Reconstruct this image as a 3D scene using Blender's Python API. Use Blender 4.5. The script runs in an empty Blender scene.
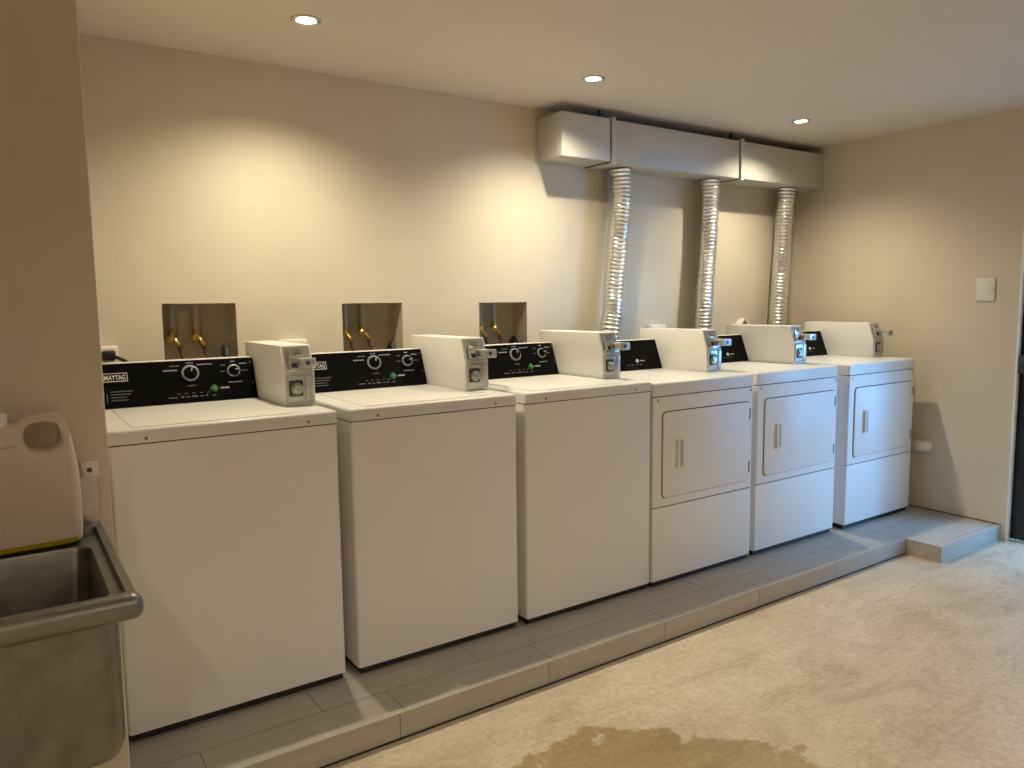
import bpy, bmesh, math, random
from mathutils import Vector, Matrix, noise as mnoise
random.seed(7)
SC = bpy.context.scene
COL = SC.collection
PI = math.pi

# ------------------------------------------------------------------ dimensions (metres; z = 0 is the top of the tiled platform)
FLOOR_Z, CEIL_Z = -0.086, 2.292
BACK_Y, RIGHT_X = 0.883, 4.626
NIB_X, NIB_Y = 0.2047, -0.34
PLAT_Y, BUMP_Y, BUMP_X = -0.328, -0.515, 3.963
LEFT_X, FRONT_Y = -2.2, -4.6
DOOR_Y0, DOOR_Y1, DOOR_TOP = -0.54, -1.45, 1.95
WALL_T = 0.20
WASHER_DECK, DRYER_DECK = 0.932, 0.923

# ------------------------------------------------------------------ materials
def new_mat(name):
    m = bpy.data.materials.new(name); m.use_nodes = True
    nt = m.node_tree
    return m, nt, nt.nodes['Principled BSDF']

def simple(name, col, rough=0.5, metal=0.0, bump=0.0, bscale=60.0, var=0.0, vscale=8.0, **kw):
    """procedural principled material: slight noise in colour and a noise bump"""
    m, nt, b = new_mat(name)
    b.inputs['Base Color'].default_value = (*col, 1)
    b.inputs['Roughness'].default_value = rough
    b.inputs['Metallic'].default_value = metal
    for k, v in kw.items():
        b.inputs[k].default_value = v
    tc = nt.nodes.new('ShaderNodeTexCoord')
    if var:
        n = nt.nodes.new('ShaderNodeTexNoise'); n.inputs['Scale'].default_value = vscale; n.inputs['Detail'].default_value = 5
        nt.links.new(tc.outputs['Object'], n.inputs['Vector'])
        r = nt.nodes.new('ShaderNodeValToRGB')
        r.color_ramp.elements[0].position = 0.3; r.color_ramp.elements[1].position = 0.7
        r.color_ramp.elements[0].color = tuple(c * (1 - var) for c in col) + (1,)
        r.color_ramp.elements[1].color = tuple(min(1, c * (1 + var)) for c in col) + (1,)
        nt.links.new(n.outputs['Fac'], r.inputs['Fac']); nt.links.new(r.outputs['Color'], b.inputs['Base Color'])
    if bump:
        n2 = nt.nodes.new('ShaderNodeTexNoise'); n2.inputs['Scale'].default_value = bscale; n2.inputs['Detail'].default_value = 4
        nt.links.new(tc.outputs['Object'], n2.inputs['Vector'])
        bp = nt.nodes.new('ShaderNodeBump'); bp.inputs['Strength'].default_value = bump; bp.inputs['Distance'].default_value = 0.004
        nt.links.new(n2.outputs['Fac'], bp.inputs['Height']); nt.links.new(bp.outputs['Normal'], b.inputs['Normal'])
    return m

M = {}
M['wall'] = simple('cream_wall_paint', (0.65, 0.583, 0.475), 0.62, bump=0.12, bscale=45, var=0.03, vscale=2.5)
M['ceiling'] = simple('ceiling_paint', (0.72, 0.665, 0.60), 0.6, bump=0.05, bscale=30, var=0.02, vscale=2)
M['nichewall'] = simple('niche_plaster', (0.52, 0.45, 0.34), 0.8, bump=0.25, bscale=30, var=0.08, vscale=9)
M['enamel'] = simple('white_enamel', (0.80, 0.79, 0.775), 0.42, bump=0.02, bscale=400, **{'Coat Weight': 0.1, 'Coat Roughness': 0.25})
M['deck'] = simple('white_deck_enamel', (0.72, 0.71, 0.695), 0.33)
M['console_trim'] = simple('grey_white_plastic', (0.62, 0.61, 0.59), 0.4)
M['black'] = simple('black_glossy_panel', (0.004, 0.004, 0.0045), 0.34, **{'Specular IOR Level': 0.06})
M['blackrub'] = simple('black_rubber', (0.012, 0.012, 0.013), 0.55)
M['darkgap'] = simple('dark_gasket_and_shadow', (0.02, 0.019, 0.018), 0.8)
M['silver'] = simple('silver_ring', (0.36, 0.36, 0.36), 0.4, 0.6)
M['badge'] = simple('badge_print', (0.60, 0.60, 0.59), 0.5)
M['print'] = simple('white_print', (0.38, 0.38, 0.37), 0.5)
M['printdim'] = simple('grey_print', (0.13, 0.13, 0.13), 0.5)
M['printblue'] = simple('blue_print', (0.10, 0.22, 0.42), 0.5)
M['printviolet'] = simple('violet_print', (0.27, 0.22, 0.36), 0.5)
M['green'] = simple('green_button', (0.05, 0.22, 0.085), 0.35)
M['paleb'] = simple('pale_button', (0.55, 0.58, 0.52), 0.35)
M['chrome'] = simple('brushed_chrome', (0.56, 0.56, 0.55), 0.28, 1.0, bump=0.08, bscale=120)
M['cashdoor'] = simple('grey_zinc_plate', (0.52, 0.53, 0.52), 0.38, 0.9, bump=0.05, bscale=90)
M['darkmetal'] = simple('dark_metal', (0.09, 0.09, 0.085), 0.4, 0.8)
M['boxwhite'] = simple('white_powder_coat', (0.72, 0.705, 0.68), 0.42, bump=0.05, bscale=300)
M['screw'] = simple('screw_steel', (0.22, 0.21, 0.19), 0.45, 0.7)
M['handle'] = simple('ivory_handle_plastic', (0.74, 0.69, 0.60), 0.35)
M['handle_recess'] = simple('grey_beige_recess', (0.42, 0.38, 0.33), 0.5)
M['duct'] = simple('galvanised_white_duct', (0.52, 0.505, 0.475), 0.5, 0.05, bump=0.04, bscale=20, var=0.03, vscale=3)
M['foil'] = simple('aluminium_foil', (0.86, 0.86, 0.86), 0.24, 1.0, bump=0.35, bscale=90)
M['brass'] = simple('brass', (0.42, 0.29, 0.09), 0.3, 0.95, bump=0.1, bscale=80)
M['pipe'] = simple('grey_pipe', (0.42, 0.37, 0.29), 0.5)
M['redhose'] = simple('dark_red_hose', (0.055, 0.022, 0.018), 0.5)
M['plastic'] = simple('white_plastic', (0.76, 0.74, 0.70), 0.35)
M['pvc'] = simple('white_pvc', (0.74, 0.71, 0.65), 0.4)
M['steel'] = simple('worn_stainless', (0.235, 0.225, 0.21), 0.36, 0.85, bump=0.14, bscale=35, var=0.16, vscale=22)
M['steelpanel'] = simple('stainless_splash', (0.48, 0.48, 0.49), 0.36, 0.8, bump=0.1, bscale=40, var=0.15, vscale=14)
M['rod'] = simple('dark_rod', (0.03, 0.025, 0.02), 0.5, 0.5)
M['frame'] = simple('white_door_frame', (0.82, 0.82, 0.80), 0.45)
M['gate'] = simple('black_gate_paint', (0.008, 0.009, 0.011), 0.35)
M['outside'] = simple('grey_concrete', (0.24, 0.245, 0.25), 0.9, bump=0.3, bscale=20, var=0.12, vscale=3)

def jug_mat():
    m, nt, b = new_mat('translucent_polythene')
    b.inputs['Base Color'].default_value = (0.62, 0.53, 0.43, 1)
    b.inputs['Roughness'].default_value = 0.42
    b.inputs['Subsurface Weight'].default_value = 0.3
    b.inputs['Subsurface Radius'].default_value = (0.03, 0.025, 0.02)
    b.inputs['Coat Weight'].default_value = 0.15
    return m
M['jug'] = jug_mat()
M['liquid'] = simple('yellow_liquid', (0.42, 0.31, 0.015), 0.25)

def emit(name, col, s):
    m = bpy.data.materials.new(name); m.use_nodes = True; nt = m.node_tree
    b = nt.nodes['Principled BSDF']; b.inputs['Base Color'].default_value = (0.9, 0.9, 0.85, 1)
    b.inputs['Emission Color'].default_value = (*col, 1); b.inputs['Emission Strength'].default_value = s
    return m
M['lens'] = emit('lamp_lens', (1.0, 0.93, 0.78), 14)

def floor_mat():
    m, nt, b = new_mat('mottled_tan_vinyl')
    L = nt.links.new; N = nt.nodes.new
    tc = N('ShaderNodeTexCoord')
    # cloudy stone pattern
    n1 = N('ShaderNodeTexNoise'); n1.inputs['Scale'].default_value = 3.2; n1.inputs['Detail'].default_value = 9; n1.inputs['Roughness'].default_value = 0.68; n1.inputs['Distortion'].default_value = 0.7
    mp = N('ShaderNodeMapping'); mp.inputs['Rotation'].default_value = (0, 0, 0.5); mp.inputs['Scale'].default_value = (0.8, 1.6, 1)
    L(tc.outputs['Object'], mp.inputs['Vector']); L(mp.outputs['Vector'], n1.inputs['Vector'])
    r1 = N('ShaderNodeValToRGB'); e = r1.color_ramp.elements
    e[0].position = 0.30; e[0].color = (0.43, 0.34, 0.235, 1)
    e[1].position = 0.70; e[1].color = (0.67, 0.58, 0.465, 1)
    x = e.new(0.48); x.color = (0.565, 0.47, 0.355, 1)
    L(n1.outputs['Fac'], r1.inputs['Fac'])
    n2 = N('ShaderNodeTexNoise'); n2.inputs['Scale'].default_value = 46; n2.inputs['Detail'].default_value = 6; n2.inputs['Roughness'].default_value = 0.75
    L(tc.outputs['Object'], n2.inputs['Vector'])
    r2 = N('ShaderNodeValToRGB'); r2.color_ramp.elements[0].position = 0.35; r2.color_ramp.elements[0].color = (0.78, 0.76, 0.73, 1)
    r2.color_ramp.elements[1].position = 0.65; r2.color_ramp.elements[1].color = (1.08, 1.08, 1.08, 1)
    L(n2.outputs['Fac'], r2.inputs['Fac'])
    mx = N('ShaderNodeMix'); mx.data_type = 'RGBA'; mx.blend_type = 'MULTIPLY'; mx.inputs['Factor'].default_value = 1.0
    L(r1.outputs['Color'], mx.inputs['A']); L(r2.outputs['Color'], mx.inputs['B'])
    # faint sheet joints
    br = N('ShaderNodeTexBrick'); br.offset = 0.0; br.inputs['Scale'].default_value = 1.0
    br.inputs['Brick Width'].default_value = 0.6; br.inputs['Row Height'].default_value = 0.6; br.inputs['Mortar Size'].default_value = 0.003
    br.inputs['Color1'].default_value = (1, 1, 1, 1); br.inputs['Color2'].default_value = (0.96, 0.96, 0.96, 1); br.inputs['Mortar'].default_value = (0.86, 0.84, 0.82, 1)
    L(tc.outputs['Object'], br.inputs['Vector'])
    mx2 = N('ShaderNodeMix'); mx2.data_type = 'RGBA'; mx2.blend_type = 'MULTIPLY'; mx2.inputs['Factor'].default_value = 0.8
    L(mx.outputs['Result'], mx2.inputs['A']); L(br.outputs['Color'], mx2.inputs['B'])
    # damp stain with an irregular outline, centred on the open floor before the machines
    dn = N('ShaderNodeTexNoise'); dn.inputs['Scale'].default_value = 4.2; dn.inputs['Detail'].default_value = 7; dn.inputs['Roughness'].default_value = 0.6
    L(tc.outputs['Object'], dn.inputs['Vector'])
    sub = N('ShaderNodeVectorMath'); sub.operation = 'SUBTRACT'; sub.inputs[1].default_value = (1.22, -1.22, -0.086)
    L(tc.outputs['Object'], sub.inputs[0])
    sc = N('ShaderNodeVectorMath'); sc.operation = 'MULTIPLY'; sc.inputs[1].default_value = (1.0, 1.22, 0)
    L(sub.outputs[0], sc.inputs[0])
    ln = N('ShaderNodeVectorMath'); ln.operation = 'LENGTH'; L(sc.outputs[0], ln.inputs[0])
    ma = N('ShaderNodeMath'); ma.operation = 'MULTIPLY_ADD'; ma.inputs[1].default_value = 0.62
    L(dn.outputs['Fac'], ma.inputs[0]); L(ln.outputs['Value'], ma.inputs[2])
    rs = N('ShaderNodeMapRange'); rs.inputs['From Min'].default_value = 0.985; rs.inputs['From Max'].default_value = 1.01
    rs.inputs['To Min'].default_value = 1.0; rs.inputs['To Max'].default_value = 0.0
    L(ma.outputs[0], rs.inputs['Value'])
    wet = N('ShaderNodeMix'); wet.data_type = 'RGBA'; wet.blend_type = 'MULTIPLY'; wet.inputs['B'].default_value = (0.66, 0.56, 0.36, 1)
    L(rs.outputs['Result'], wet.inputs['Factor']); L(mx2.outputs['Result'], wet.inputs['A'])
    L(wet.outputs['Result'], b.inputs['Base Color'])
    ro = N('ShaderNodeMapRange'); ro.inputs['To Min'].default_value = 0.5; ro.inputs['To Max'].default_value = 0.32
    L(rs.outputs['Result'], ro.inputs['Value']); L(ro.outputs['Result'], b.inputs['Roughness'])
    bp = N('ShaderNodeBump'); bp.inputs['Strength'].default_value = 0.15; bp.inputs['Distance'].default_value = 0.003
    L(n2.outputs['Fac'], bp.inputs['Height']); L(bp.outputs['Normal'], b.inputs['Normal'])
    return m
M['floor'] = floor_mat()

def tile_mat(name, vertical, offx, offy):
    m, nt, b = new_mat(name); L = nt.links.new; N = nt.nodes.new
    tc = N('ShaderNodeTexCoord')
    mp = N('ShaderNodeMapping')
    if vertical: mp.inputs['Rotation'].default_value = (PI / 2, 0, 0)
    mp.inputs['Location'].default_value = (offx, offy, 0)
    L(tc.outputs['Object'], mp.inputs['Vector'])
    br = N('ShaderNodeTexBrick'); br.offset = 0.37; br.inputs['Scale'].default_value = 1.0
    br.inputs['Brick Width'].default_value = 0.59; br.inputs['Row Height'].default_value = 0.155; br.inputs['Mortar Size'].default_value = 0.0022
    br.inputs['Mortar Smooth'].default_value = 0.2
    br.inputs['Color1'].default_value = (0.43, 0.395, 0.35, 1); br.inputs['Color2'].default_value = (0.395, 0.365, 0.325, 1); br.inputs['Mortar'].default_value = (0.20, 0.18, 0.155, 1)
    L(mp.outputs['Vector'], br.inputs['Vector'])
    n = N('ShaderNodeTexNoise'); n.inputs['Scale'].default_value = 6; n.inputs['Detail'].default_value = 7; n.inputs['Roughness'].default_value = 0.7
    m2 = N('ShaderNodeMapping'); m2.inputs['Scale'].default_value = (0.6, 7, 7)
    L(tc.outputs['Object'], m2.inputs['Vector']); L(m2.outputs['Vector'], n.inputs['Vector'])
    r = N('ShaderNodeValToRGB'); r.color_ramp.elements[0].position = 0.3; r.color_ramp.elements[0].color = (0.82, 0.81, 0.80, 1); r.color_ramp.elements[1].position = 0.7; r.color_ramp.elements[1].color = (1.1, 1.1, 1.1, 1)
    L(n.outputs['Fac'], r.inputs['Fac'])
    mx = N('ShaderNodeMix'); mx.data_type = 'RGBA'; mx.blend_type = 'MULTIPLY'; mx.inputs['Factor'].default_value = 0.8
    L(br.outputs['Color'], mx.inputs['A']); L(r.outputs['Color'], mx.inputs['B']); L(mx.outputs['Result'], b.inputs['Base Color'])
    b.inputs['Roughness'].default_value = 0.5
    return m
M['tile_top'] = tile_mat('wood_grain_tile_top', False, 0.19, 0.173)
M['tile_side'] = tile_mat('wood_grain_tile_riser', True, 0.585, 0.02)

# ------------------------------------------------------------------ mesh helpers
def B(): return bmesh.new()

def _bevel(bm, edges, r, seg=3):
    if r > 0 and edges:
        bmesh.ops.bevel(bm, geom=edges, offset=r, segments=seg, profile=0.5, affect='EDGES', clamp_overlap=True)

def merge(dst, src):
    me = bpy.data.meshes.new('t'); src.to_mesh(me); src.free(); dst.from_mesh(me); bpy.data.meshes.remove(me)

def box(bm, x0, x1, y0, y1, z0, z1, bev=0.0, seg=2, sel=None, mi=0):
    t = B(); r = bmesh.ops.create_cube(t, size=1)
    for v in r['verts']:
        v.co = ((x0 + x1) / 2 + v.co.x * (x1 - x0), (y0 + y1) / 2 + v.co.y * (y1 - y0), (z0 + z1) / 2 + v.co.z * (z1 - z0))
    if bev:
        es = [e for e in t.edges if sel is None or sel((e.verts[0].co + e.verts[1].co) / 2, e.verts[1].co - e.verts[0].co)]
        _bevel(t, es, bev, seg)
    for f in t.faces: f.material_index = mi
    merge(bm, t); return bm

def rrect(w, h, r, n=6):
    pts = []
    for cx, cy, a in ((w - r, h - r, 0), (r, h - r, 90), (r, r, 180), (w - r, r, 270)):
        for i in range(n + 1):
            t = math.radians(a + 90 * i / n); pts.append((cx + r * math.cos(t), cy + r * math.sin(t)))
    return pts

def prism(bm, pts, fn, d0, d1, bev=0.0, mi=0, seg=2, bev_end=None):
    """extrude a polygon; fn(u, v, d) -> xyz"""
    t = B()
    a = [t.verts.new(fn(u, v, d0)) for u, v in pts]; b = [t.verts.new(fn(u, v, d1)) for u, v in pts]
    n = len(pts)
    fa = t.faces.new(a); fb = t.faces.new(list(reversed(b)))
    for i in range(n): t.faces.new((a[(i + 1) % n], a[i], b[i], b[(i + 1) % n]))
    if bev:
        if bev_end == 1: es = list(fb.edges)
        elif bev_end == 0: es = list(fa.edges)
        else: es = list(t.edges)
        _bevel(t, es, bev, seg)
    bmesh.ops.recalc_face_normals(t, faces=t.faces)
    for f in t.faces: f.material_index = mi
    merge(bm, t); return bm

def lathe(bm, prof, mat=None, seg=28, mi=0):
    """revolve (r, h) profile about local z then place with a matrix; closed caps"""
    t = B(); rings = []
    for r, h in prof:
        if r < 1e-6: rings.append([t.verts.new((0, 0, h))])
        else: rings.append([t.verts.new((r * math.cos(2 * PI * i / seg), r * math.sin(2 * PI * i / seg), h)) for i in range(seg)])
    for p, q in zip(rings, rings[1:]):
        for i in range(seg):
            j = (i + 1) % seg
            if len(p) == 1 and len(q) == 1: continue
            if len(p) == 1: t.faces.new((p[0], q[i], q[j]))
            elif len(q) == 1: t.faces.new((p[i], p[j], q[0]))
            else: t.faces.new((p[i], p[j], q[j], q[i]))
    if len(rings[0]) > 1: t.faces.new(list(reversed(rings[0])))
    if len(rings[-1]) > 1: t.faces.new(rings[-1])
    bmesh.ops.recalc_face_normals(t, faces=t.faces)
    if mat is not None: bmesh.ops.transform(t, matrix=mat, verts=t.verts)
    for f in t.faces: f.material_index = mi
    merge(bm, t); return bm

def axis_mat(loc, direction):
    return Matrix.Translation(Vector(loc)) @ Vector(direction).to_track_quat('Z', 'Y').to_matrix().to_4x4()

def spline(pts, n):
    """Catmull-Rom through pts"""
    P = [Vector(p) for p in pts]; P = [P[0] * 2 - P[1]] + P + [P[-1] * 2 - P[-2]]
    out = []
    for i in range(1, len(P) - 2):
        for k in range(n):
            t = k / n; a, b, c, d = P[i - 1:i + 3]
            out.append(0.5 * ((2 * b) + (c - a) * t + (2 * a - 5 * b + 4 * c - d) * t * t + (3 * b - a - 3 * c + d) * t ** 3))
    out.append(P[-2]); return out

def tube(bm, path, rad, seg=12, mi=0, caps=True):
    """sweep a circle; rad is a number or f(i, length)"""
    t = B(); rings = []; up = None; ln = 0.0
    for i, p in enumerate(path):
        d = (path[min(i + 1, len(path) - 1)] - path[max(i - 1, 0)]).normalized()
        if up is None:
            up = Vector((1, 0, 0)) if abs(d.x) < 0.8 else Vector((0, 0, 1))
        s = d.cross(up).normalized(); up = s.cross(d).normalized()
        if i: ln += (p - path[i - 1]).length
        ring = []
        for k in range(seg):
            a = 2 * PI * k / seg
            r = rad(i, ln, a) if callable(rad) else rad
            ring.append(t.verts.new(p + (s * math.cos(a) + up * math.sin(a)) * r))
        rings.append(ring)
    for p, q in zip(rings, rings[1:]):
        for k in range(seg):
            j = (k + 1) % seg; t.faces.new((p[k], p[j], q[j], q[k]))
    if caps: t.faces.new(list(reversed(rings[0]))); t.faces.new(rings[-1])
    bmesh.ops.recalc_face_normals(t, faces=t.faces)
    for f in t.faces: f.material_index = mi
    merge(bm, t); return bm

def obj(name, bm, mats, parent=None, smooth=True):
    me = bpy.data.meshes.new(name); bm.to_mesh(me); bm.free()
    for m in (mats if isinstance(mats, (list, tuple)) else [mats]): me.materials.append(M[m])
    if smooth:
        for p in me.polygons: p.use_smooth = True
        me.set_sharp_from_angle(angle=math.radians(32))
    o = bpy.data.objects.new(name, me); COL.objects.link(o)
    if parent is not None: o.parent = parent
    return o

def tag(o, label, cat, group=None):
    o['label'] = label; o['category'] = cat
    if group: o['group'] = group
    return o

def thing(name, label, cat, loc=(0, 0, 0), group=None):
    o = bpy.data.objects.new(name, None); COL.objects.link(o); o.location = loc; o.empty_display_size = 0.1
    return tag(o, label, cat, group)

def struct(name, bm, mats, smooth=False, parent=None):
    o = obj(name, bm, mats, parent, smooth)
    if parent is None: o['kind'] = 'structure'
    return o

def copy_tree(o, parent=None):
    c = o.copy(); COL.objects.link(c)
    if parent is not None: c.parent = parent
    for ch in list(o.children): copy_tree(ch, c)
    return c

def text_bm(txt, size, fn, thick=0.0004, shear=0.0, bold=0.0):
    cu = bpy.data.curves.new('txt', 'FONT'); cu.body = txt; cu.size = size; cu.shear = shear; cu.offset = bold; cu.extrude = thick; cu.resolution_u = 3
    o = bpy.data.objects.new('txt', cu); COL.objects.link(o)
    dg = bpy.context.evaluated_depsgraph_get()
    me = bpy.data.meshes.new_from_object(o.evaluated_get(dg))
    COL.objects.unlink(o); bpy.data.objects.remove(o); bpy.data.curves.remove(cu)
    t = B(); t.from_mesh(me); bpy.data.meshes.remove(me)
    for v in t.verts: v.co = fn(v.co.x, v.co.y, v.co.z)
    bmesh.ops.recalc_face_normals(t, faces=t.faces)
    return t

# ------------------------------------------------------------------ room shell
bm = B(); box(bm, LEFT_X - .2, RIGHT_X + WALL_T, FRONT_Y - .2, BACK_Y + .35, FLOOR_Z - .15, FLOOR_Z); struct('floor', bm, 'floor')
bm = B(); box(bm, LEFT_X - .2, RIGHT_X + WALL_T, FRONT_Y - .2, BACK_Y + .35, CEIL_Z, CEIL_Z + .15); struct('ceiling', bm, 'ceiling')

NICHES = [(0.550, 0.836, 0.98, 1.298), (1.305, 1.606, 0.98, 1.292), (2.038, 2.335, 0.98, 1.288)]
ND = 0.125
def back_wall():
    bm = B(); y = BACK_Y
    xs = sorted({NIB_X - .01, RIGHT_X + WALL_T} | {n[0] for n in NICHES} | {n[1] for n in NICHES})
    zs = sorted({FLOOR_Z - .05, CEIL_Z + .02, 0.98, 1.288, 1.292, 1.298})
    def q(*v, mi=0):
        f = bm.faces.new([bm.verts.new(p) for p in v]); f.material_index = mi
    for a, b in zip(xs, xs[1:]):
        for c, d in zip(zs, zs[1:]):
            mx_, mz = (a + b) / 2, (c + d) / 2
            if any(n[0] < mx_ < n[1] and n[2] < mz < n[3] for n in NICHES): continue
            q((a, y, c), (b, y, c), (b, y, d), (a, y, d))
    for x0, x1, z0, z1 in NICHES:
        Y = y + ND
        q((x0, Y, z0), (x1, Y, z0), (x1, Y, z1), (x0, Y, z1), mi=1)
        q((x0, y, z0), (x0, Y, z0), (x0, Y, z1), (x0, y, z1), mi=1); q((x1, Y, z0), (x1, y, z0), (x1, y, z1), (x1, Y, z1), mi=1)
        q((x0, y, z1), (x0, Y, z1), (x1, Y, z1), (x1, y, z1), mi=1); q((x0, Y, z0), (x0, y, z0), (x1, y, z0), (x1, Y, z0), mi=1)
    a, b, c, d, Y = xs[0], xs[-1], zs[0], zs[-1], y + .3
    q((b, Y, c), (a, Y, c), (a, Y, d), (b, Y, d))
    q((a, y, c), (a, y, d), (a, Y, d), (a, Y, c)); q((b, y, c), (b, Y, c), (b, Y, d), (b, y, d)); q((a, y, d), (b, y, d), (b, Y, d), (a, Y, d)); q((a, y, c), (a, Y, c), (b, Y, c), (b, y, c))
    bmesh.ops.remove_doubles(bm, verts=bm.verts, dist=1e-5)
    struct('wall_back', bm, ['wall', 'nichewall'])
back_wall()

bm = B()
X1 = RIGHT_X + WALL_T
box(bm, RIGHT_X, X1, DOOR_Y0, BACK_Y + .05, FLOOR_Z - .05, CEIL_Z + .02)
box(bm, RIGHT_X, X1, DOOR_Y1, DOOR_Y0, DOOR_TOP, CEIL_Z + .02)
box(bm, RIGHT_X, X1, FRONT_Y, DOOR_Y1, FLOOR_Z - .05, CEIL_Z + .02)
struct('wall_right', bm, 'wall')
bm = B(); box(bm, LEFT_X, NIB_X, NIB_Y, BACK_Y + .3, FLOOR_Z - .05, CEIL_Z + .02, bev=.003, seg=2, sel=lambda c, d: abs(d.z) > 1 and c.x > 0 and c.y < 0)
struct('wall_nib', bm, 'wall')
bm = B(); box(bm, LEFT_X - .2, LEFT_X, FRONT_Y - .2, BACK_Y + .3, FLOOR_Z - .05, CEIL_Z + .02); struct('wall_left', bm, 'wall')
bm = B(); box(bm, LEFT_X - .2, X1, FRONT_Y - .2, FRONT_Y, FLOOR_Z - .05, CEIL_Z + .02); struct('wall_front', bm, 'wall')

# tiled platform the machines stand on, with a short step by the right wall
bm = B()
poly = [(NIB_X, PLAT_Y), (BUMP_X, PLAT_Y), (BUMP_X, BUMP_Y), (RIGHT_X, BUMP_Y), (RIGHT_X, BACK_Y), (NIB_X, BACK_Y)]
a = [bm.verts.new((x, y, 0)) for x, y in poly]; b = [bm.verts.new((x, y, FLOOR_Z)) for x, y in poly]
bm.faces.new(a)
for i in range(6):
    j = (i + 1) % 6; f = bm.faces.new((a[j], a[i], b[i], b[j])); f.material_index = 1
bmesh.ops.recalc_face_normals(bm, faces=bm.faces)
struct('floor_platform', bm, ['tile_top', 'tile_side'])

bm = B(); box(bm, NIB_X, BUMP_X, PLAT_Y - .0025, PLAT_Y, FLOOR_Z, FLOOR_Z + .006); struct('riser_shadow_strip', bm, 'darkgap')  # dark strip painting the shadow line along the foot of the riser

# door opening with frame and black steel gate
bm = B(); F = .012
box(bm, RIGHT_X - .004, RIGHT_X + .030, DOOR_Y0 - F, DOOR_Y0, FLOOR_Z, DOOR_TOP, bev=.003)
box(bm, RIGHT_X - .004, RIGHT_X + .030, DOOR_Y1, DOOR_Y1 + F, FLOOR_Z, DOOR_TOP, bev=.003)
box(bm, RIGHT_X - .004, RIGHT_X + .030, DOOR_Y1, DOOR_Y0, DOOR_TOP - F, DOOR_TOP, bev=.003)
struct('trim_1', bm, 'frame', smooth=True)
bm = B(); gx0, gx1 = RIGHT_X + .034, RIGHT_X + .074
ya, ybb, za, zb = DOOR_Y0 - .004, DOOR_Y1 + .004, FLOOR_Z + .012, DOOR_TOP - .004
box(bm, gx0, gx1, ya - .085, ya, za, zb, bev=.003); box(bm, gx0, gx1, ybb, ybb + .05, za, zb, bev=.003)
for z in (za, za + 1.93 * .5, zb - .05): box(bm, gx0 + .002, gx1 - .002, ybb + .05, ya - .05, z, z + .045, bev=.003)
door = struct('door_1', bm, 'gate', smooth=True)
for k in range(5):
    bm = B(); y = ya - .05 - (abs(ya - ybb) - .1) * (k + 1) / 6; box(bm, gx0 + .012, gx0 + .026, y - .007, y + .007, za + .045, zb - .05, bev=.002); obj('gate_bar', bm, 'gate', door)
bm = B(); box(bm, gx0 - .032, gx0, ya - .048, ya - .004, 0.865, 0.965, bev=.004); box(bm, gx0 - .05, gx0 - .03, ya - .034, ya - .018, 0.905, 0.92, bev=.004); obj('lock_case', bm, 'darkmetal', door)
# ground outside the door
bm = B(); box(bm, X1, X1 + 9, -7, 5, FLOOR_Z - .2, FLOOR_Z - .03); struct('ground_outside', bm, 'outside')

bm = B(); box(bm, X1 + .02, X1 + 2.6, -4.7, -4.5, FLOOR_Z - .2, 2.5); struct('sky_blocker_low', bm, 'outside')  # unseen slab added outside to block low sky through the doorway
bm = B(); box(bm, X1 + 1.75, X1 + 3.0, -2.45, 5, FLOOR_Z - .2, 6); struct('sky_blocker_tall', bm, 'outside')  # unseen tall block added to cut side sky off the floor and machines
bm = B(); box(bm, RIGHT_X - .004, RIGHT_X, BUMP_Y, .05, 0, .005); struct('wall_seam_line', bm, 'darkgap')  # thin dark line where the right wall meets the platform

# ------------------------------------------------------------------ machines
W = 0.689
def face_fn(y0, z0, y1, z1):
    h = math.hypot(y1 - y0, z1 - z0); sy, sz = (y1 - y0) / h, (z1 - z0) / h
    return lambda u, v, d: Vector((u, y0 + sy * v - sz * d, z0 + sz * v + sy * d)), h

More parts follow.
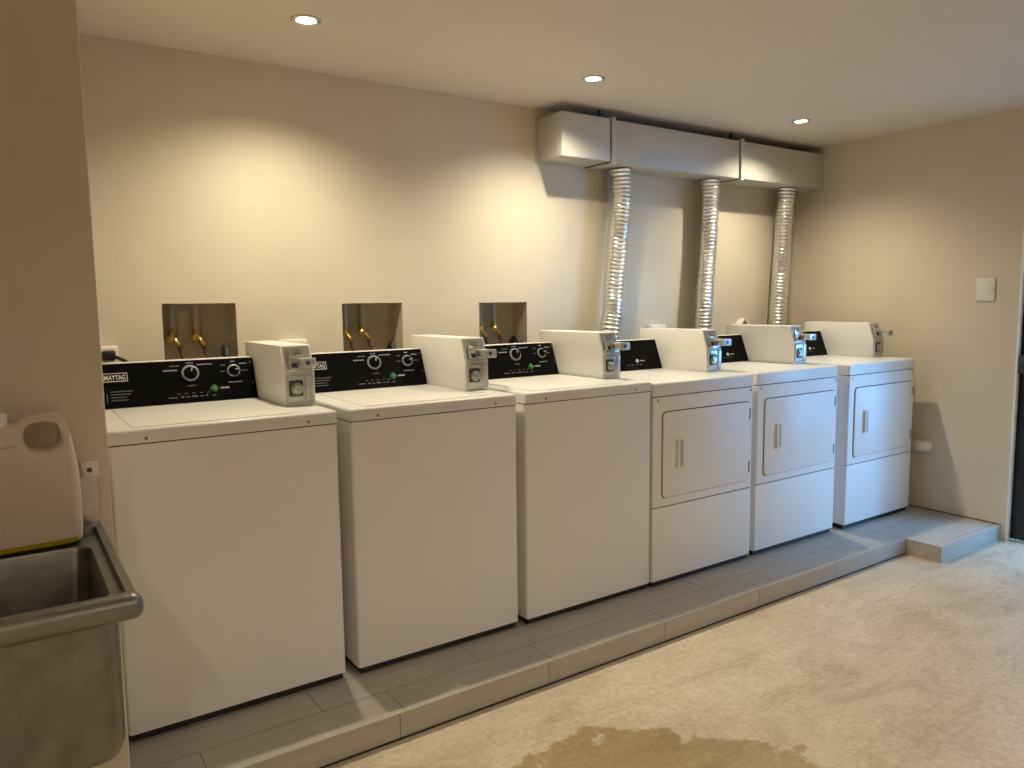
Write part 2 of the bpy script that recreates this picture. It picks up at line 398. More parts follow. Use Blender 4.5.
def add_console(root, deck, y0, dryer):
    dz = deck
    top = (y0 + .06, dz + .157)
    x0, x1 = .022, W - .113
    bm = B(); pts = [(y0, dz), top, (y0 + .115, dz + .157), (y0 + .14, dz)]
    prism(bm, [(p[0], p[1]) for p in pts], lambda u, v, d: Vector((d, u, v)), x0, x1, bev=.003)
    obj('control_console', bm, 'console_trim', root)
    fn, h = face_fn(y0, dz, *top)
    pan = B(); prism(pan, [(x0 + .001, .002), (x1 - .001, .002), (x1 - .001, h - .003), (x0 + .001, h - .003)], fn, -.002, .004, bev=.0015)
    pbm = pan; let = B()
    pan = bpy.data.objects.new('control_panel', bpy.data.meshes.new('control_panel')); COL.objects.link(pan); pan.parent = root
    def disc_knob(u, v, r, name):
        n = (fn(u, v, 1) - fn(u, v, 0)); m = axis_mat(fn(u, v, .004), n)
        b = B()
        lathe(b, [(r, 0), (r, .004), (r * .96, .006), (r * .80, .007), (r * .78, .004)], m, 36, 0)
        lathe(b, [(r * .78, .001), (r * .74, .012), (r * .62, .018), (0, .019)], m, 30, 1)
        a = math.radians(72 if r > .025 else 10)
        ux, vx = math.cos(a), math.sin(a)
        # pointer rib
        c = [(-.0022, .1 * r), (.0022, .1 * r), (.0022, .72 * r), (-.0022, .72 * r)]
        prism(b, [(u + p * -vx + q * ux, v + p * ux + q * vx) for p, q in c], fn, .02, .0245, mi=2)
        obj(name, b, ['silver', 'black', 'print'], pan)
    def bar(b, u, v, w, t=.004, mi=0):
        prism(b, [(u, v), (u + w, v), (u + w, v + t), (u, v + t)], fn, .0038, .0044, mi=mi)
    uR = W
    if not dryer:
        disc_knob(uR - .346, .114, .031, 'cycle_dial'); disc_knob(uR - .190, .114, .0245, 'temperature_dial')
        u = uR - .346
        for du, v, w, mi in ((-.092, .126, .048, 0), (-.07, .142, .036, 1), (-.012, .152, .026, 2), (.026, .144, .055, 3), (-.015, .064, .030, 1)): bar(let, u + du, v, w, .004, mi)
        u = uR - .190
        for du, v, w, mi in ((-.05, .112, .018, 1), (-.045, .137, .016, 1), (-.008, .150, .016, 0), (.024, .140, .028, 0), (.03, .112, .022, 1), (-.025, .068, .05, 0)): bar(let, u + du, v, w, .0035, mi)
        # legend under the cycle dial
        u = uR - .43
        for k, (w, g) in enumerate(((.03, .012), (.010, .008), (.012, .008), (.02, .008), (.012, .008), (.008, .016), (.014, 0))):
            bar(let, u, .022, w, .006 if k % 2 else .004, 1); u += w + g
        for k in range(5): bar(let, uR - .40 + k * .026, .036, .012, .0025, 1)
        for k, w in enumerate((.072, .064, .05, .055)): bar(let, uR - .615, .060 - .0105 * k, w, .0028, 1)
        bar(let, uR - .628, .022, .0025, .034, 1)
        for v in (.143, .062): bar(let, uR - .127, v, .006, .006, 1)
        gu = uR - .268
    else:
        disc_knob(uR - .425, .105, .031, 'timer_dial')
        u = uR - .425
        for du, v, w, mi in ((-.08, .13, .04, 0), (-.06, .145, .03, 1), (.03, .143, .05, 1), (-.02, .058, .04, 1)): bar(let, u + du, v, w, .004, mi)
        for k in range(4): bar(let, uR - .36 + k * .03, .028, .016, .004, 1)
        gu = uR - .285
    bar(let, gu + .022, .047, .032, .006, 0)
    if not dryer:
        # diamond outline round the start button
        for s in range(4):
            a0, a1 = PI / 2 * s, PI / 2 * (s + 1)
            p, q = Vector((gu + .016 * math.cos(a0), .05 + .016 * math.sin(a0))), Vector((gu + .016 * math.cos(a1), .05 + .016 * math.sin(a1)))
            n = Vector((-(q - p).y, (q - p).x)).normalized() * .001
            prism(let, [tuple(p - n), tuple(q - n), tuple(q + n), tuple(p + n)], fn, .0038, .0043, mi=4)
    for f in let.faces: f.material_index += 1
    merge(pbm, let); pbm.to_mesh(pan.data); pbm.free()
    for k in ('black', 'print', 'printdim', 'printblue', 'printviolet', 'green'): pan.data.materials.append(M[k])
    b = B(); lathe(b, [(.0095, 0), (.0095, .004), (.008, .006), (0, .0065)], axis_mat(fn(gu, .05, .003), fn(0, 0, 1) - fn(0, 0, 0)), 24)
    obj('start_button', b, 'paleb' if dryer else 'green', pan)
    # maker's badge: lettering inside a thin frame
    lg = B(); u0, v0, bw, bh = uR - .634, .098, .078, .032
    for (p, q, r_, s) in ((0, 0, bw, .0028), (0, bh - .0022, bw, .0022), (0, 0, .0022, bh), (bw - .0022, 0, .0022, bh)):
        prism(lg, [(u0 + p, v0 + q), (u0 + p + r_, v0 + q), (u0 + p + r_, v0 + q + s), (u0 + p, v0 + q + s)], fn, .0038, .0046)
    merge(lg, text_bm('MAYTAG', .0232, lambda x, y, z: fn(u0 + .0035 + x * .725, v0 + .0075 + y * 1.05, .0044 + z), bold=.0004))
    obj('maker_badge', lg, 'badge', pan, smooth=False)

def add_coin_box(root, deck, lock_side=0):
    z0 = deck; x0, x1 = W - .110, W
    pts = [(.205, z0), (.207, z0 + .115), (.243, z0 + .213), (.690, z0 + .213), (.690, z0)]
    bm = B(); prism(bm, pts, lambda u, v, d: Vector((d, u, v)), x0, x1, bev=.0035)
    cb = obj('coin_box', bm, 'boxwhite', root)
    # inclined coin slide panel
    fn, h = face_fn(.207, z0 + .115, .243, z0 + .213)
    b = B(); prism(b, [(x0 + .009, .006), (x1 - .007, .006), (x1 - .007, h - .005), (x0 + .009, h - .005)], fn, -.001, .003, bev=.001, mi=0)
    # slide throat, chute cheeks and pushed slide tongue
    prism(b, rrect(.076, .044, .006), lambda u, v, d: fn(x0 + .016 + u, .012 + v, d), .002, .016, bev=.002, mi=0)
    prism(b, [(x0 + .020, .050), (x0 + .074, .050), (x0 + .070, .084), (x0 + .026, .084)], fn, .002, .012, bev=.002, mi=0)
    prism(b, [(x0 + .036, .066), (x0 + .068, .066), (x0 + .068, .084), (x0 + .036, .084)], fn, .011, .0135, mi=1)
    for k in range(3): prism(b, [(x0 + .038 + k * .0105, .068), (x0 + .044 + k * .0105, .068), (x0 + .044 + k * .0105, .082), (x0 + .038 + k * .0105, .082)], fn, .013, .0145, mi=2)
    for sx in (.018, .082): box(b, x0 + sx, x0 + sx + .006, .214, .222, z0 + .125, z0 + .172, mi=1)
    prism(b, [(x0 + .026, .016), (x0 + .046, .016), (x0 + .046, .034), (x0 + .026, .034)], fn, .0155, .0168, mi=1)
    obj('coin_slide', b, ['chrome', 'blackrub', 'print'], cb)
    b = B(); zs = z0 + .155
    box(b, x0 + .052, x1 - .004, .160, .232, zs - .018, zs + .012, bev=.003, mi=0)
    box(b, x0 + .049, x1 + .002, .142, .162, zs - .021, zs + .013, bev=.004, mi=1)
    lathe(b, [(.008, 0), (.008, .002), (0, .0024)], axis_mat((x0 + .080, .1425, zs - .003), (0, -1, 0)), 16, 2)
    obj('push_handle', b, ['chrome', 'cashdoor', 'darkmetal'], cb)
    # cash door below with its barrel lock
    b = B(); box(b, x0 + .008, x1 - .008, .1985, .209, z0 + .014, z0 + .108, bev=.0018); box(b, x0 + .074, x1 - .010, .1955, .200, z0 + .016, z0 + .106, bev=.0012)
    obj('cash_door', b, 'cashdoor', cb)
    b = B(); prism(b, rrect(.050, .058, .007), lambda u, v, d: Vector((x0 + .013 + u, .199 - d, z0 + .034 + v)), 0, .003, bev=.001, mi=0)
    lc = axis_mat((x0 + .042, .196, z0 + .061), (0, -1, 0))
    lathe(b, [(.021, 0), (.021, .004), (.0185, .0055), (.0165, .003), (.0165, .002)], lc, 30, 1)
    lathe(b, [(.012, .001), (.012, .009), (.0105, .0105), (0, .0105)], lc, 24, 1)
    box(b, x0 + .038, x0 + .046, .1845, .187, z0 + .0595, z0 + .0625, mi=0)
    obj('lock', b, ['darkmetal', 'chrome'], cb)

def add_feet(root, dep):
    for x in (.06, W - .06):
        for y in (.06, dep - .06):
            b = B(); lathe(b, [(.022, -.0218), (.022, -.014), (.012, -.010), (.012, .022)], Matrix.Translation((x, y, 0)), 16); obj('foot', b, 'blackrub', root)

vert = lambda c, d: abs(d.z) > .3
def make_washer():
    root = thing('washing_machine', '', 'washing machine'); D = WASHER_DECK
    b = B(); box(b, .0005, W - .0005, .003, .69, .007, .8855, bev=.011, seg=4, sel=lambda c, d: abs(d.z) > .3 and c.y < .3)
    obj('cabinet', b, 'enamel', root)
    b = B(); box(b, .010, W - .010, .014, .68, -.017, .02); obj('base_shadow_pan', b, 'blackrub', root)  # black pan carried down low to paint the shaded gap under the cabinet
    b = B(); box(b, .003, W - .003, .006, .685, .884, .892); obj('seam_filler', b, 'darkgap', root)
    b = B(); box(b, 0, W, 0, .692, .8895, D, bev=.010, seg=4, sel=lambda c, d: c.z > .92 or (abs(d.z) > .02 and c.y < .3))
    deck = obj('top_deck', b, ['deck'], root)
    for x in (.10, W - .10):
        b = B(); lathe(b, [(.0052, 0), (.0052, .0012), (.003, .0022), (0, .0022)], axis_mat((x, .0005, .903), (0, -1, 0)), 14); obj('screw', b, 'screw', deck)
    b = B(); box(b, .068, W - .122, .030, .512, D - .004, D + .0035, bev=.0035, seg=3); 
    lid = obj('lid', b, 'deck', root)
    add_console(root, D, .53, False); add_coin_box(root, D); add_feet(root, .69)
    return root

def make_dryer():
    root = thing('tumble_dryer', '', 'dryer'); D = DRYER_DECK
    b = B(); box(b, .003, W - .003, .012, .69, .009, .858, bev=.004, sel=vert); obj('cabinet', b, 'enamel', root)
    b = B(); box(b, .010, W - .010, .014, .68, -.017, .02); obj('base_shadow_pan', b, 'blackrub', root)  # black fill again, painting the shade beneath the dryer
    b = B(); box(b, .003, W - .003, 0, .03, .3550, .858, bev=.006, seg=3, sel=lambda c, d: (abs(d.z) > .1 and c.y < .01))
    fp = obj('front_panel', b, 'enamel', root)
    for x in (.03, W - .02):
        b = B(); lathe(b, [(.0055, 0), (.0055, .0012), (.003, .002), (0, .002)], axis_mat((x, .0002, .843), (0, -1, 0)), 14); obj('screw', b, 'screw', fp)
    b = B(); box(b, .003, W - .003, 0, .03, .007, .3495, bev=.006, seg=3, sel=lambda c, d: c.y < .01); obj('lower_panel', b, 'enamel', root)
    b = B(); box(b, .008, W - .008, .006, .03, .34, .868); obj('seam_filler', b, 'darkgap', root)
    b = B(); box(b, 0, W, 0, .692, .8625, D, bev=.012, seg=4, sel=lambda c, d: c.z > .91 or (abs(d.z) > .02 and c.y < .3)); obj('top_deck', b, 'deck', root)
    dx0, dz0, dw, dh = .058, .395, .600, .392
    b = B(); prism(b, rrect(dw, dh, .02), lambda u, v, d: Vector((dx0 + u, .003 - d, dz0 + v)), 0, .011, bev=.004, bev_end=1, seg=3)
    door = obj('door', b, 'enamel', root)
    b = B(); prism(b, rrect(dw + .008, dh + .008, .023), lambda u, v, d: Vector((dx0 - .004 + u, .004 - d, dz0 - .004 + v)), 0, .0048); obj('gasket', b, 'darkgap', door)
    # recessed pull with a standing grip bar
    hx, hz = dx0 + .075, dz0 + .125
    b = B(); prism(b, rrect(.056, .142, .006), lambda u, v, d: Vector((hx + u, -.007 - d, hz + v)), 0, .003, bev=.0015, bev_end=1)
    box(b, hx + .006, hx + .022, -.021, -.008, hz + .010, hz + .132, bev=.004, seg=3)
    box(b, hx + .030, hx + .050, -.0108, -.0098, hz + .012, hz + .130, mi=1)
    obj('handle', b, ['handle', 'handle_recess'], door)
    for z in (.70, .435):
        b = B(); box(b, dx0 + dw - .008, dx0 + dw + .001, -.0095, .001, z, z + .055, bev=.002); obj('hinge', b, 'darkmetal', door)
    add_console(root, D, .513, True); add_coin_box(root, D); add_feet(root, .69)
    return root

MS, MZ = .9833, .0215      # real machine size against the drawn one, and the height their feet lift them off the tiles
WX = [(.5752, -.0256), (1.2954, -.0321), (2.0055, -.0420)]
DX = [(2.6844, -.0489), (3.4015, -.0411), (4.1612, -.0556)]
WL = ['white top loading washing machine beside the wall corner and sink, leftmost of the row',
      'white top loading washing machine in the middle of the three washers',
      'white top loading washing machine standing right beside the dryers']
DL = ['white front door dryer touching the washers, least lit by daylight',
      'white front door dryer in the middle of the three dryers, half lit blue',
      'white front door dryer at the right end of the row by the wall']
w0 = make_washer()
for i, (cx, y) in enumerate(WX):
    o = w0 if i == 0 else copy_tree(w0)
    o.location = (cx - W * MS / 2, y, MZ); o.scale = (MS, MS, MS); tag(o, WL[i], 'washing machine', 'coin operated washing machines')
    if i == 0:
        for ch in o.children_recursive:
            if ch.name.startswith('push_handle'): first_handle = ch
first_handle.location.y += .045      # this slide is pushed in
d0 = make_dryer()
for i, (cx, y) in enumerate(DX):
    o = d0 if i == 0 else copy_tree(d0)
    o.location = (cx - W * MS / 2, y, MZ); o.scale = (MS, MS, MS); tag(o, DL[i], 'dryer', 'coin operated dryers')

# ------------------------------------------------------------------ exhaust duct and foil hoses
DY0, DY1, DZ0, DZ1 = .673, BACK_Y - .002, 2.016, 2.238
duct = thing('exhaust_duct', 'long white rectangular metal duct under the ceiling at the back wall', 'duct', (2.41, .78, DZ0))
def dpart(name, bm, mat):
    bmesh.ops.translate(bm, vec=Vector((-2.41, -.78, -DZ0)), verts=bm.verts); return obj(name, bm, mat, duct)
for x0, x1, dz in ((2.409, 2.734, .004), (2.765, 3.770, 0), (3.800, RIGHT_X - .002, .001)):
    b = B(); box(b, x0, x1, DY0 - dz, DY1, DZ0 + dz, DZ1 + dz * .5, bev=.005, seg=2); dpart('duct_section', b, 'duct')
for x in (2.742, 3.778):
    b = B(); box(b, x + .002, x + .028, DY0 - .008, DY1, DZ0 - .010, DZ1 + .012, bev=.003); dpart('flange', b, 'duct')
    b = B(); box(b, x - .010, x + .003, DY0 + .004, DY1, DZ0 + .001, DZ1 - .003); dpart('joint_gap', b, 'darkgap')
b = B(); box(b, 2.400, 2.412, DY1 - .012, DY1, DZ0 - .004, DZ1 + .006, bev=.002); dpart('end_flange', b, 'duct')
for x in (2.70, 3.74):
    b = B(); lathe(b, [(.006, 0), (.006, CEIL_Z - DZ1 + .008)], Matrix.Translation((x, DY0 + .045, DZ1 - .01)), 10); dpart('hanger_rod', b, 'rod')

def foil_hose(pts, label, seed, kink=0):
    path = spline(pts, 160)
    # even resample
    L = [0.0]
    for a_, b_ in zip(path, path[1:]): L.append(L[-1] + (b_ - a_).length)
    step = .0037; out = []; k = 0; s = 0.0
    while s < L[-1]:
        while L[k + 1] < s: k += 1
        t = (s - L[k]) / max(1e-9, L[k + 1] - L[k]); out.append(path[k].lerp(path[k + 1], t)); s += step
    def rad(i, ln, a):
        ph = ln / .0225
        ridge = (0.5 + 0.5 * math.cos(2 * PI * (ph + 0.04 * math.sin(ln * 9 + seed)))) ** .7
        cr = mnoise.noise(Vector((math.cos(a) * 3 + seed * 5, math.sin(a) * 3, ln * 28))) * .0022
        big = mnoise.noise(Vector((seed * 3.1, 0, ln * 5))) * .003
        collar = .002 if ln < .04 else 0
        return .0515 + .0085 * ridge + cr + big + collar - .004 * kink * math.exp(-((ln - kink_at) / .02) ** 2)
    kink_at = .26
    b = B(); tube(b, out, rad, 30)
    return tag(obj('foil_duct_hose', b, 'foil'), label, 'hose', 'corrugated foil exhaust hoses')
hy = .79
def hose_pts(xs):
    return [(x, hy, z) for x, z in xs] + [(xs[-1][0], hy, .4), (xs[-1][0], hy, .16), (xs[-1][0], hy - .035, .068), (xs[-1][0], hy - .1, .066)]
foil_hose(hose_pts([(2.913, 2.008), (2.921, 1.85), (2.895, 1.63), (2.868, 1.40), (2.855, 1.22), (2.838, 1.12), (2.83, .9)]), 'corrugated silver foil hose from the duct, nearest the washers and bent at its foot', 1)
foil_hose(hose_pts([(3.643, 2.008), (3.643, 1.80), (3.632, 1.60), (3.612, 1.36), (3.598, 1.12), (3.59, .9)]), 'corrugated silver foil hose hanging from the middle duct section with a ring joint', 2, 1)
foil_hose(hose_pts([(4.388, 2.008), (4.372, 1.75), (4.358, 1.5), (4.345, 1.28), (4.335, 1.1), (4.33, .9)]), 'corrugated silver foil hose nearest the right wall', 3)

# ------------------------------------------------------------------ downlights
lamp_lab = ['round recessed ceiling light over the washers, nearest the camera', 'round recessed ceiling light just in front of the left end of the duct', 'round recessed ceiling light near the right wall corner']
LY = .315
def spot(x, y, e, col=(1.0, .89, .635), size=140):
    ld = bpy.data.lights.new('downlight_lamp', 'SPOT'); ld.energy = e; ld.color = col; ld.spot_size = math.radians(size); ld.spot_blend = 1.0; ld.shadow_soft_size = .014
    o = bpy.data.objects.new('downlight_lamp', ld); COL.objects.link(o); o.location = (x, y, CEIL_Z - .012); return o
def downlight(x, y, label, group):
    r = thing('ceiling_downlight', label, 'ceiling light', (x, y, CEIL_Z), group)
    b = B(); lathe(b, [(.052, 0), (.052, -.003), (.046, -.006), (.036, -.004), (.035, -.001)], None, 32); obj('trim_ring', b, 'chrome', r)
    b = B(); lathe(b, [(.035, -.0015), (.03, -.0035), (0, -.0045)], None, 28); obj('lens', b, 'lens', r)
E1 = [48, 57, 49]
for i, x in enumerate((.984, 2.314, 3.855)):
    downlight(x, LY, lamp_lab[i], 'recessed ceiling lights over the machines'); spot(x, LY + .045, E1[i])
for x, y, e in ((-.61, -3.2, 58), (2.314, -1.6, 10), (1.3, -3.2, 62), (3.2, -3.2, 52)):
    spot(x, y, e, (1.0, .90, .68), 160)

# ------------------------------------------------------------------ steel sink and jug at the wall corner
def ring_loft(bm, rings, n=6, cap0=True, cap1=True, mi=0):
    t = B(); vs = []
    for x0, x1, y0, y1, r, z in rings:
        vs.append([t.verts.new((x0 + u, y0 + v, z)) for u, v in rrect(x1 - x0, y1 - y0, r, n)])
    for p, q in zip(vs, vs[1:]):
        for i in range(len(p)):
            j = (i + 1) % len(p); t.faces.new((p[i], p[j], q[j], q[i]))
    if cap0: t.faces.new(list(reversed(vs[0])))
    if cap1: t.faces.new(vs[-1])
    bmesh.ops.recalc_face_normals(t, faces=t.faces)
    for f in t.faces: f.material_index = mi
    merge(bm, t); return bm
SX, SY = -.122, NIB_Y
sink = thing('utility_sink', 'deep worn stainless steel sink on the left wall corner', 'sink', (SX, SY, FLOOR_Z))
def spart(name, b, mat, parent=None):
    if parent is None: bmesh.ops.translate(b, vec=Vector((-SX, -SY, -FLOOR_Z)), verts=b.verts); return obj(name, b, mat, sink)
    bmesh.ops.translate(b, vec=Vector((-SX, -SY, -FLOOR_Z)), verts=b.verts); return obj(name, b, mat, parent)
b = ring_loft(B(), [(-.345, .122, -.825, -.485, .05, .420), (-.368, .146, -.85, -.460, .05, .428), (-.376, .154, -.858, -.452, .05, .455), (-.378, .156, -.862, -.448, .05, .715),
    (-.42, .181, -.890, -.343, .012, .715), (-.42, .181, -.890, -.343, .012, .756), (-.417, .178, -.887, -.346, .010, .759), (-.410, .165, -.872, -.356, .010, .759), (-.408, .162, -.868, -.358, .010, .745),
    (-.372, .143, -.850, -.46, .035, .7455), (-.370, .141, -.848, -.462, .035, .742), (-.360, .130, -.842, -.467, .045, .46), (-.345, .113, -.825, -.487, .05, .435), (-.31, .08, -.79, -.52, .05, .430)])
basin = spart('basin', b, 'steel')
b = B(); box(b, -.42, .191, -.908, -.860, .712, .7605, bev=.0205, seg=5, sel=lambda c, d: abs(d.x) > .1 or c.x > .1); spart('rolled_rim', b, 'steel')
b = B(); box(b, -.42, .1765, NIB_Y - .012, NIB_Y - .001, .757, .915, bev=.002); spl = spart('splashback', b, 'steelpanel')
b = B(); box(b, .142, .181, NIB_Y - .018, NIB_Y - .001, .882, .918, bev=.003); box(b, .146, .176, NIB_Y - .021, NIB_Y - .016, .888, .912, bev=.002)
lathe(b, [(.006, 0), (.006, .003), (0, .0035)], axis_mat((.160, NIB_Y - .020, .900), (0, -1, 0)), 14, 1)
spart('fixing_clip', b, ['pvc', 'darkmetal'])
b = B(); lathe(b, [(.045, .432), (.045, .405), (.026, .395), (.022, .36), (.022, .28)], Matrix.Translation((-.11, -.655, 0)), 24); tube(b, spline([(-.11, -.655, .29), (-.11, -.655, .22), (-.11, -.60, .17), (-.11, -.50, .17), (-.11, NIB_Y - .002, .17)], 8), .021, 16); spart('waste_pipe', b, 'pvc')
for x, y in ((-.30, -.80), (.06, -.80), (-.30, -.50), (.06, -.50)):
    b = B(); lathe(b, [(.020, FLOOR_Z), (.020, FLOOR_Z + .03), (.0155, FLOOR_Z + .035), (.0155, .44)], Matrix.Translation((x, y, 0)), 18); spart('leg', b, 'steel')
for x in (-.36, .10):
    b = B(); prism(b, [(NIB_Y - .001, .714), (NIB_Y - .001, .46), (NIB_Y - .028, .46), (NIB_Y - .098, .690), (NIB_Y - .098, .714)], lambda u, v, d: Vector((d, u, v)), x, x + .03, bev=.003); spart('wall_bracket', b, 'steel')

JX, JY, JZ = .016, -.4075, .7485
jug = thing('plastic_jug', 'pale translucent plastic jug with handle standing on the steel sink', 'jug', (JX, JY, JZ))
jug.rotation_euler.z = math.radians(3)
def jug_mesh():
    cu = bpy.data.curves.new('jug', 'CURVE'); cu.dimensions = '2D'; cu.fill_mode = 'BOTH'
    bd = .018; cu.extrude = .044 - bd; cu.bevel_depth = bd; cu.bevel_resolution = 4; cu.offset = -bd
    outer = [(-.118, .0), (.112, .0), (.117, .03), (.1185, .12), (.115, .185), (.108, .24), (.099, .283), (.086, .299), (.065, .305), (.030, .303), (.014, .296), (.000, .284), (-.085, .282), (-.108, .262), (-.118, .225)]
    hole = [(.024, .226), (.060, .220), (.083, .234), (.086, .268), (.076, .286), (.034, .284), (.017, .272), (.014, .248)]
    def sub(pts, it):
        for _ in range(it):
            o = []
            for i in range(len(pts)):
                p, q = pts[i], pts[(i + 1) % len(pts)]; o += [(p[0] * .78 + q[0] * .22, p[1] * .78 + q[1] * .22), (p[0] * .22 + q[0] * .78, p[1] * .22 + q[1] * .78)]
            pts = o
        return pts
    for P in (sub(outer, 2), sub(hole, 2)):
        sp = cu.splines.new('POLY'); sp.points.add(len(P) - 1); sp.use_cyclic_u = True
        for k, (x, y) in enumerate(P): sp.points[k].co = (x, y, 0, 1)
    o = bpy.data.objects.new('jugc', cu); COL.objects.link(o)
    me = bpy.data.meshes.new_from_object(o.evaluated_get(bpy.context.evaluated_depsgraph_get()))
    COL.objects.unlink(o); bpy.data.objects.remove(o)
    t = B(); t.from_mesh(me)
    zmin = min(v.co.y for v in t.verts)
    for v in t.verts:
        x, z, y = v.co.x, v.co.y - zmin, v.co.z
        k = 1 - .45 * max(0, min(1, (z - .20) / .09)) if x > 0 else 1 - .25 * max(0, min(1, (z - .22) / .06))
        v.co = (x, y * k, z)
    bmesh.ops.recalc_face_normals(t, faces=t.faces)
    return t
o = obj('jug_body', jug_mesh(), 'jug', jug)
b = ring_loft(B(), [(-.104, .100, -.036, .036, .025, .0), (-.1175, .1135, -.0435, .0435, .025, .006), (-.1190, .1165, -.0445, .0445, .025, .016), (-.100, .100, -.034, .034, .025, .0162)]); obj('liquid', b, 'liquid', jug)
b = B(); lathe(b, [(.028, .278), (.028, .284), (.026, .287), (.026, .306), (.023, .310), (0, .310)], Matrix.Translation((-.036, 0, 0)), 32); obj('cap', b, 'plastic', jug)

# ------------------------------------------------------------------ taps and drain hoses in the wall recesses
def tap(x, label, lean, grey=True, hose_mat='redhose', zc=1.165):
    Y = BACK_Y + .095
    r = thing('water_tap', label, 'water tap', (x, Y, zc), 'brass taps in the wall recesses')
    top = 1.287 - zc
    b = B(); lathe(b, [(.0135, .01), (.0135, top)], None, 18); obj('supply_pipe', b, 'pipe', r)
    b = B(); lathe(b, [(.019, -.005), (.019, .014), (.0165, .016), (.0165, .026), (.014, .028)], None, 6 * 3)
    tube(b, spline([(0, 0, 0), (lean * .002, -.006, -.010), (lean * .010, -.014, -.024), (lean * .018, -.018, -.036)], 6), .0115, 16)
    lathe(b, [(.0145, 0), (.0145, .012), (.011, .015)], axis_mat((lean * .017, -.018, -.032), (lean * .012, -.008, -.02)), 6)
    obj('valve_body', b, 'brass', r)
    b = B(); lathe(b, [(.005, 0), (.005, .022)], axis_mat((lean * -.004, -.010, -.016), (-.5, -1, .2)), 10); lathe(b, [(.015, .018), (.016, .021), (.016, .028), (.010, .031)], axis_mat((lean * -.004, -.010, -.016), (-.5, -1, .2)), 14); obj('tap_handle', b, 'brass', r)
    b = B(); tube(b, spline([(lean * .020, -.021, -.044), (lean * .028, -.028, -.075), (lean * .04, -.07, -.14), (lean * .04, -.155, -.20), (lean * .04, -.165, -.34), (lean * .04, -.165, -.6)], 8), .0095, 12); obj('supply_hose', b, hose_mat, r)
tap(.601, 'brass tap with dark hose, left one in the leftmost wall recess', 1)
tap(.697, 'brass tap with dark hose, right one in the leftmost wall recess', 1)
tap(1.352, 'brass tap with dark hose, left one in the middle wall recess', 1, zc=1.16)
tap(1.440, 'brass tap with dark hose, right one in the middle wall recess', 1, zc=1.165)
tap(2.100, 'brass tap with dark hose, left one in the recess nearest the duct', 1, zc=1.155)
tap(2.186, 'brass tap with dark hose, right one in the recess nearest the duct', 1, zc=1.16)
def drain(x, z, dx, label):
    p = spline([(x, .80, .25), (x, .80, .7), (x, .825, .98), (x + dx * .25, .87, z - .006), (x + dx * .6, .925, z - .012), (x + dx, .968, 1.03), (x + dx, .978, .984)], 12)
    b = B(); tube(b, p, lambda i, ln, a: .0155 + .0015 * math.cos(ln / .008 * 2 * PI), 14); tag(obj('drain_hose', b, 'blackrub'), label, 'hose', 'black drain hoses behind the washers')
drain(.778, 1.108, .03, 'black drain hose hooked into the leftmost wall recess')
drain(1.535, 1.094, .04, 'black drain hose hooked into the middle wall recess')
drain(2.262, 1.100, .015, 'black drain hose hooked into the recess nearest the duct')

# ------------------------------------------------------------------ sockets, switch, pipe
def outlet(x0, z1, label, w=.125, h=.085, tilt=0):
    r = thing('wall_socket', label, 'socket', (x0 + w / 2, BACK_Y, z1 - h / 2), 'white sockets on the back wall'); r.rotation_euler.y = math.radians(tilt)
    b = B(); box(b, -w / 2, w / 2, -.034, -.001, -h / 2, h / 2, bev=.004, seg=3); obj('back_box', b, 'plastic', r)
    b = B(); box(b, -w / 2 + .004, w / 2 - .004, -.040, -.033, -h / 2 + .004, h / 2 - .004, bev=.003); 
    for sx in (-.028, .028):
        for q, zz in ((0, .014), (-.011, -.010), (.011, -.010)): box(b, sx + q - .003, sx + q + .003, -.0404, -.0395, zz - .004, zz + .004, mi=1)
    obj('face_plate', b, ['plastic', 'blackrub'], r)
    return r
outlet(.257, 1.139, 'white wall socket beside the left wall corner with a black plug in it')
outlet(1.000, 1.139, 'white wall socket peeking out behind the leftmost coin box')
outlet(3.219, 1.144, 'white wall socket just above a coin box, between two foil hoses')
pg = thing('power_plug', 'black power plug in the socket beside the left wall corner', 'plug', (.345, BACK_Y - .041, 1.108))
b = B(); box(b, -.023, .023, -.034, 0, -.022, .016, bev=.008, seg=3); obj('plug_body', b, 'blackrub', pg)
b = B(); tube(b, spline([(.012, -.022, -.004), (.035, -.032, -.016), (.060, -.045, -.034), (.08, -.06, -.09), (.085, -.065, -.3)], 8), .0065, 10); obj('cord', b, 'blackrub', pg)
# loose square box hanging on one corner
r = thing('socket_box', 'empty square socket box hung cornerwise between two foil hoses', 'socket box', (4.06, BACK_Y - .001, 1.171 - .085))
b = B()
q = .120 / 2
for s in range(4):
    t = B(); box(t, -q, q, -.045, 0, q - .010, q, bev=.002); bmesh.ops.transform(t, matrix=Matrix.Rotation(math.radians(45 + 90 * s), 4, 'Y'), verts=t.verts); merge(b, t)
obj('box_rim', b, 'plastic', r)
t = B(); box(t, -q + .004, q - .004, -.008, 0, -q + .004, q - .004); bmesh.ops.transform(t, matrix=Matrix.Rotation(math.radians(45), 4, 'Y'), verts=t.verts); obj('shaded_box_back', t, 'pipe', r)  # back coloured darker to stand in for the shade inside the box

sw = thing('light_switch', 'square cream light switch on the right wall by the door', 'light switch', (RIGHT_X, -.369, 1.328))
b = B(); box(b, -.010, -.0005, -.049, .049, -.064, .064, bev=.004, seg=3); obj('switch_plate', b, 'plastic', sw)
for y in (-.012, -.032):
    b = B(); box(b, -.0145, -.009, y - .008, y + .008, -.016, .016, bev=.002); obj('rocker', b, 'plastic', sw)

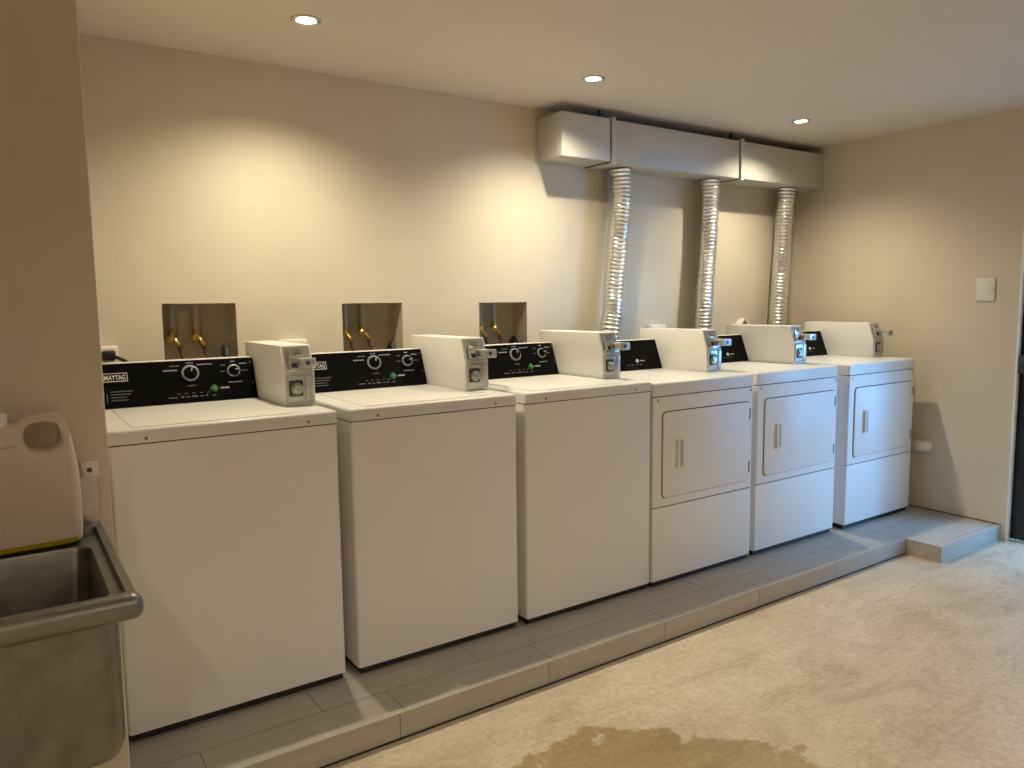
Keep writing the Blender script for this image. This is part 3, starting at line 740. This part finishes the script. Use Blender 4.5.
pv = thing('pipe_stub', 'white plastic pipe elbow on the right wall beside the last dryer', 'pipe', (4.600, -.05, .39))
b = B(); tube(b, [Vector((0, .30, 0)), Vector((0, .1, 0)), Vector((0, -.02, 0))], .0235, 20); obj('pipe', b, 'pvc', pv)
b = B(); tube(b, spline([(-.006, .010, 0), (-.006, -.012, 0), (.002, -.034, 0), (.0255, -.040, 0)], 8), .034, 22); obj('elbow', b, 'pvc', pv)

# ------------------------------------------------------------------ daylight
w = bpy.data.worlds.new('sky'); SC.world = w; w.use_nodes = True
bg = w.node_tree.nodes['Background']; bg.inputs['Color'].default_value = (.20, .52, 1.0, 1); bg.inputs['Strength'].default_value = 15.5
nt = w.node_tree; tc = nt.nodes.new('ShaderNodeTexCoord'); sep = nt.nodes.new('ShaderNodeSeparateXYZ'); rp = nt.nodes.new('ShaderNodeValToRGB')
nt.links.new(tc.outputs['Generated'], sep.inputs[0]); nt.links.new(sep.outputs['Z'], rp.inputs['Fac']); nt.links.new(rp.outputs['Color'], bg.inputs['Color'])
e = rp.color_ramp.elements; e[0].position = .12; e[0].color = (.34, 1.0, 2.0, 1); e[1].position = .42; e[1].color = (.17, .50, 1.0, 1)   # brighter, paler towards the horizon
pl = bpy.data.lights.new('door_portal', 'AREA'); pl.shape = 'RECTANGLE'; pl.size = DOOR_TOP - FLOOR_Z; pl.size_y = abs(DOOR_Y1 - DOOR_Y0); pl.cycles.is_portal = True
po = bpy.data.objects.new('door_portal', pl); COL.objects.link(po); po.location = (X1 + .01, (DOOR_Y0 + DOOR_Y1) / 2, (DOOR_TOP + FLOOR_Z) / 2); po.rotation_euler = (0, PI / 2, 0)

# ------------------------------------------------------------------ camera
cam = bpy.data.cameras.new('camera'); co = bpy.data.objects.new('camera', cam); COL.objects.link(co); SC.camera = co
cam.sensor_fit = 'HORIZONTAL'; cam.sensor_width = 36; cam.lens = 36 * 753.682 / 1024; cam.clip_start = .02
yaw, pit, rol = 0.597996720, -0.107497533, -0.0120427501
fw = Vector((math.sin(yaw) * math.cos(pit), math.cos(yaw) * math.cos(pit), math.sin(pit)))
rt = Vector((math.cos(yaw), -math.sin(yaw), 0)); up = rt.cross(fw)
r2 = rt * math.cos(rol) + up * math.sin(rol); u2 = -rt * math.sin(rol) + up * math.cos(rol)
co.matrix_world = Matrix(((r2.x, u2.x, -fw.x, 0), (r2.y, u2.y, -fw.y, -2.39789), (r2.z, u2.z, -fw.z, 1.286231), (0, 0, 0, 1)))

SC.view_settings.view_transform = 'Standard'; SC.view_settings.look = 'None'; SC.view_settings.gamma = 1; SC.view_settings.use_curve_mapping = False
SC.view_settings.exposure = 0.38
SC.cycles.use_denoising = True
SC.cycles.max_bounces = 10; SC.cycles.diffuse_bounces = 6; SC.cycles.glossy_bounces = 5
SC.cycles.sample_clamp_indirect = 6.0
SC.cycles.caustics_reflective = False; SC.cycles.caustics_refractive = False
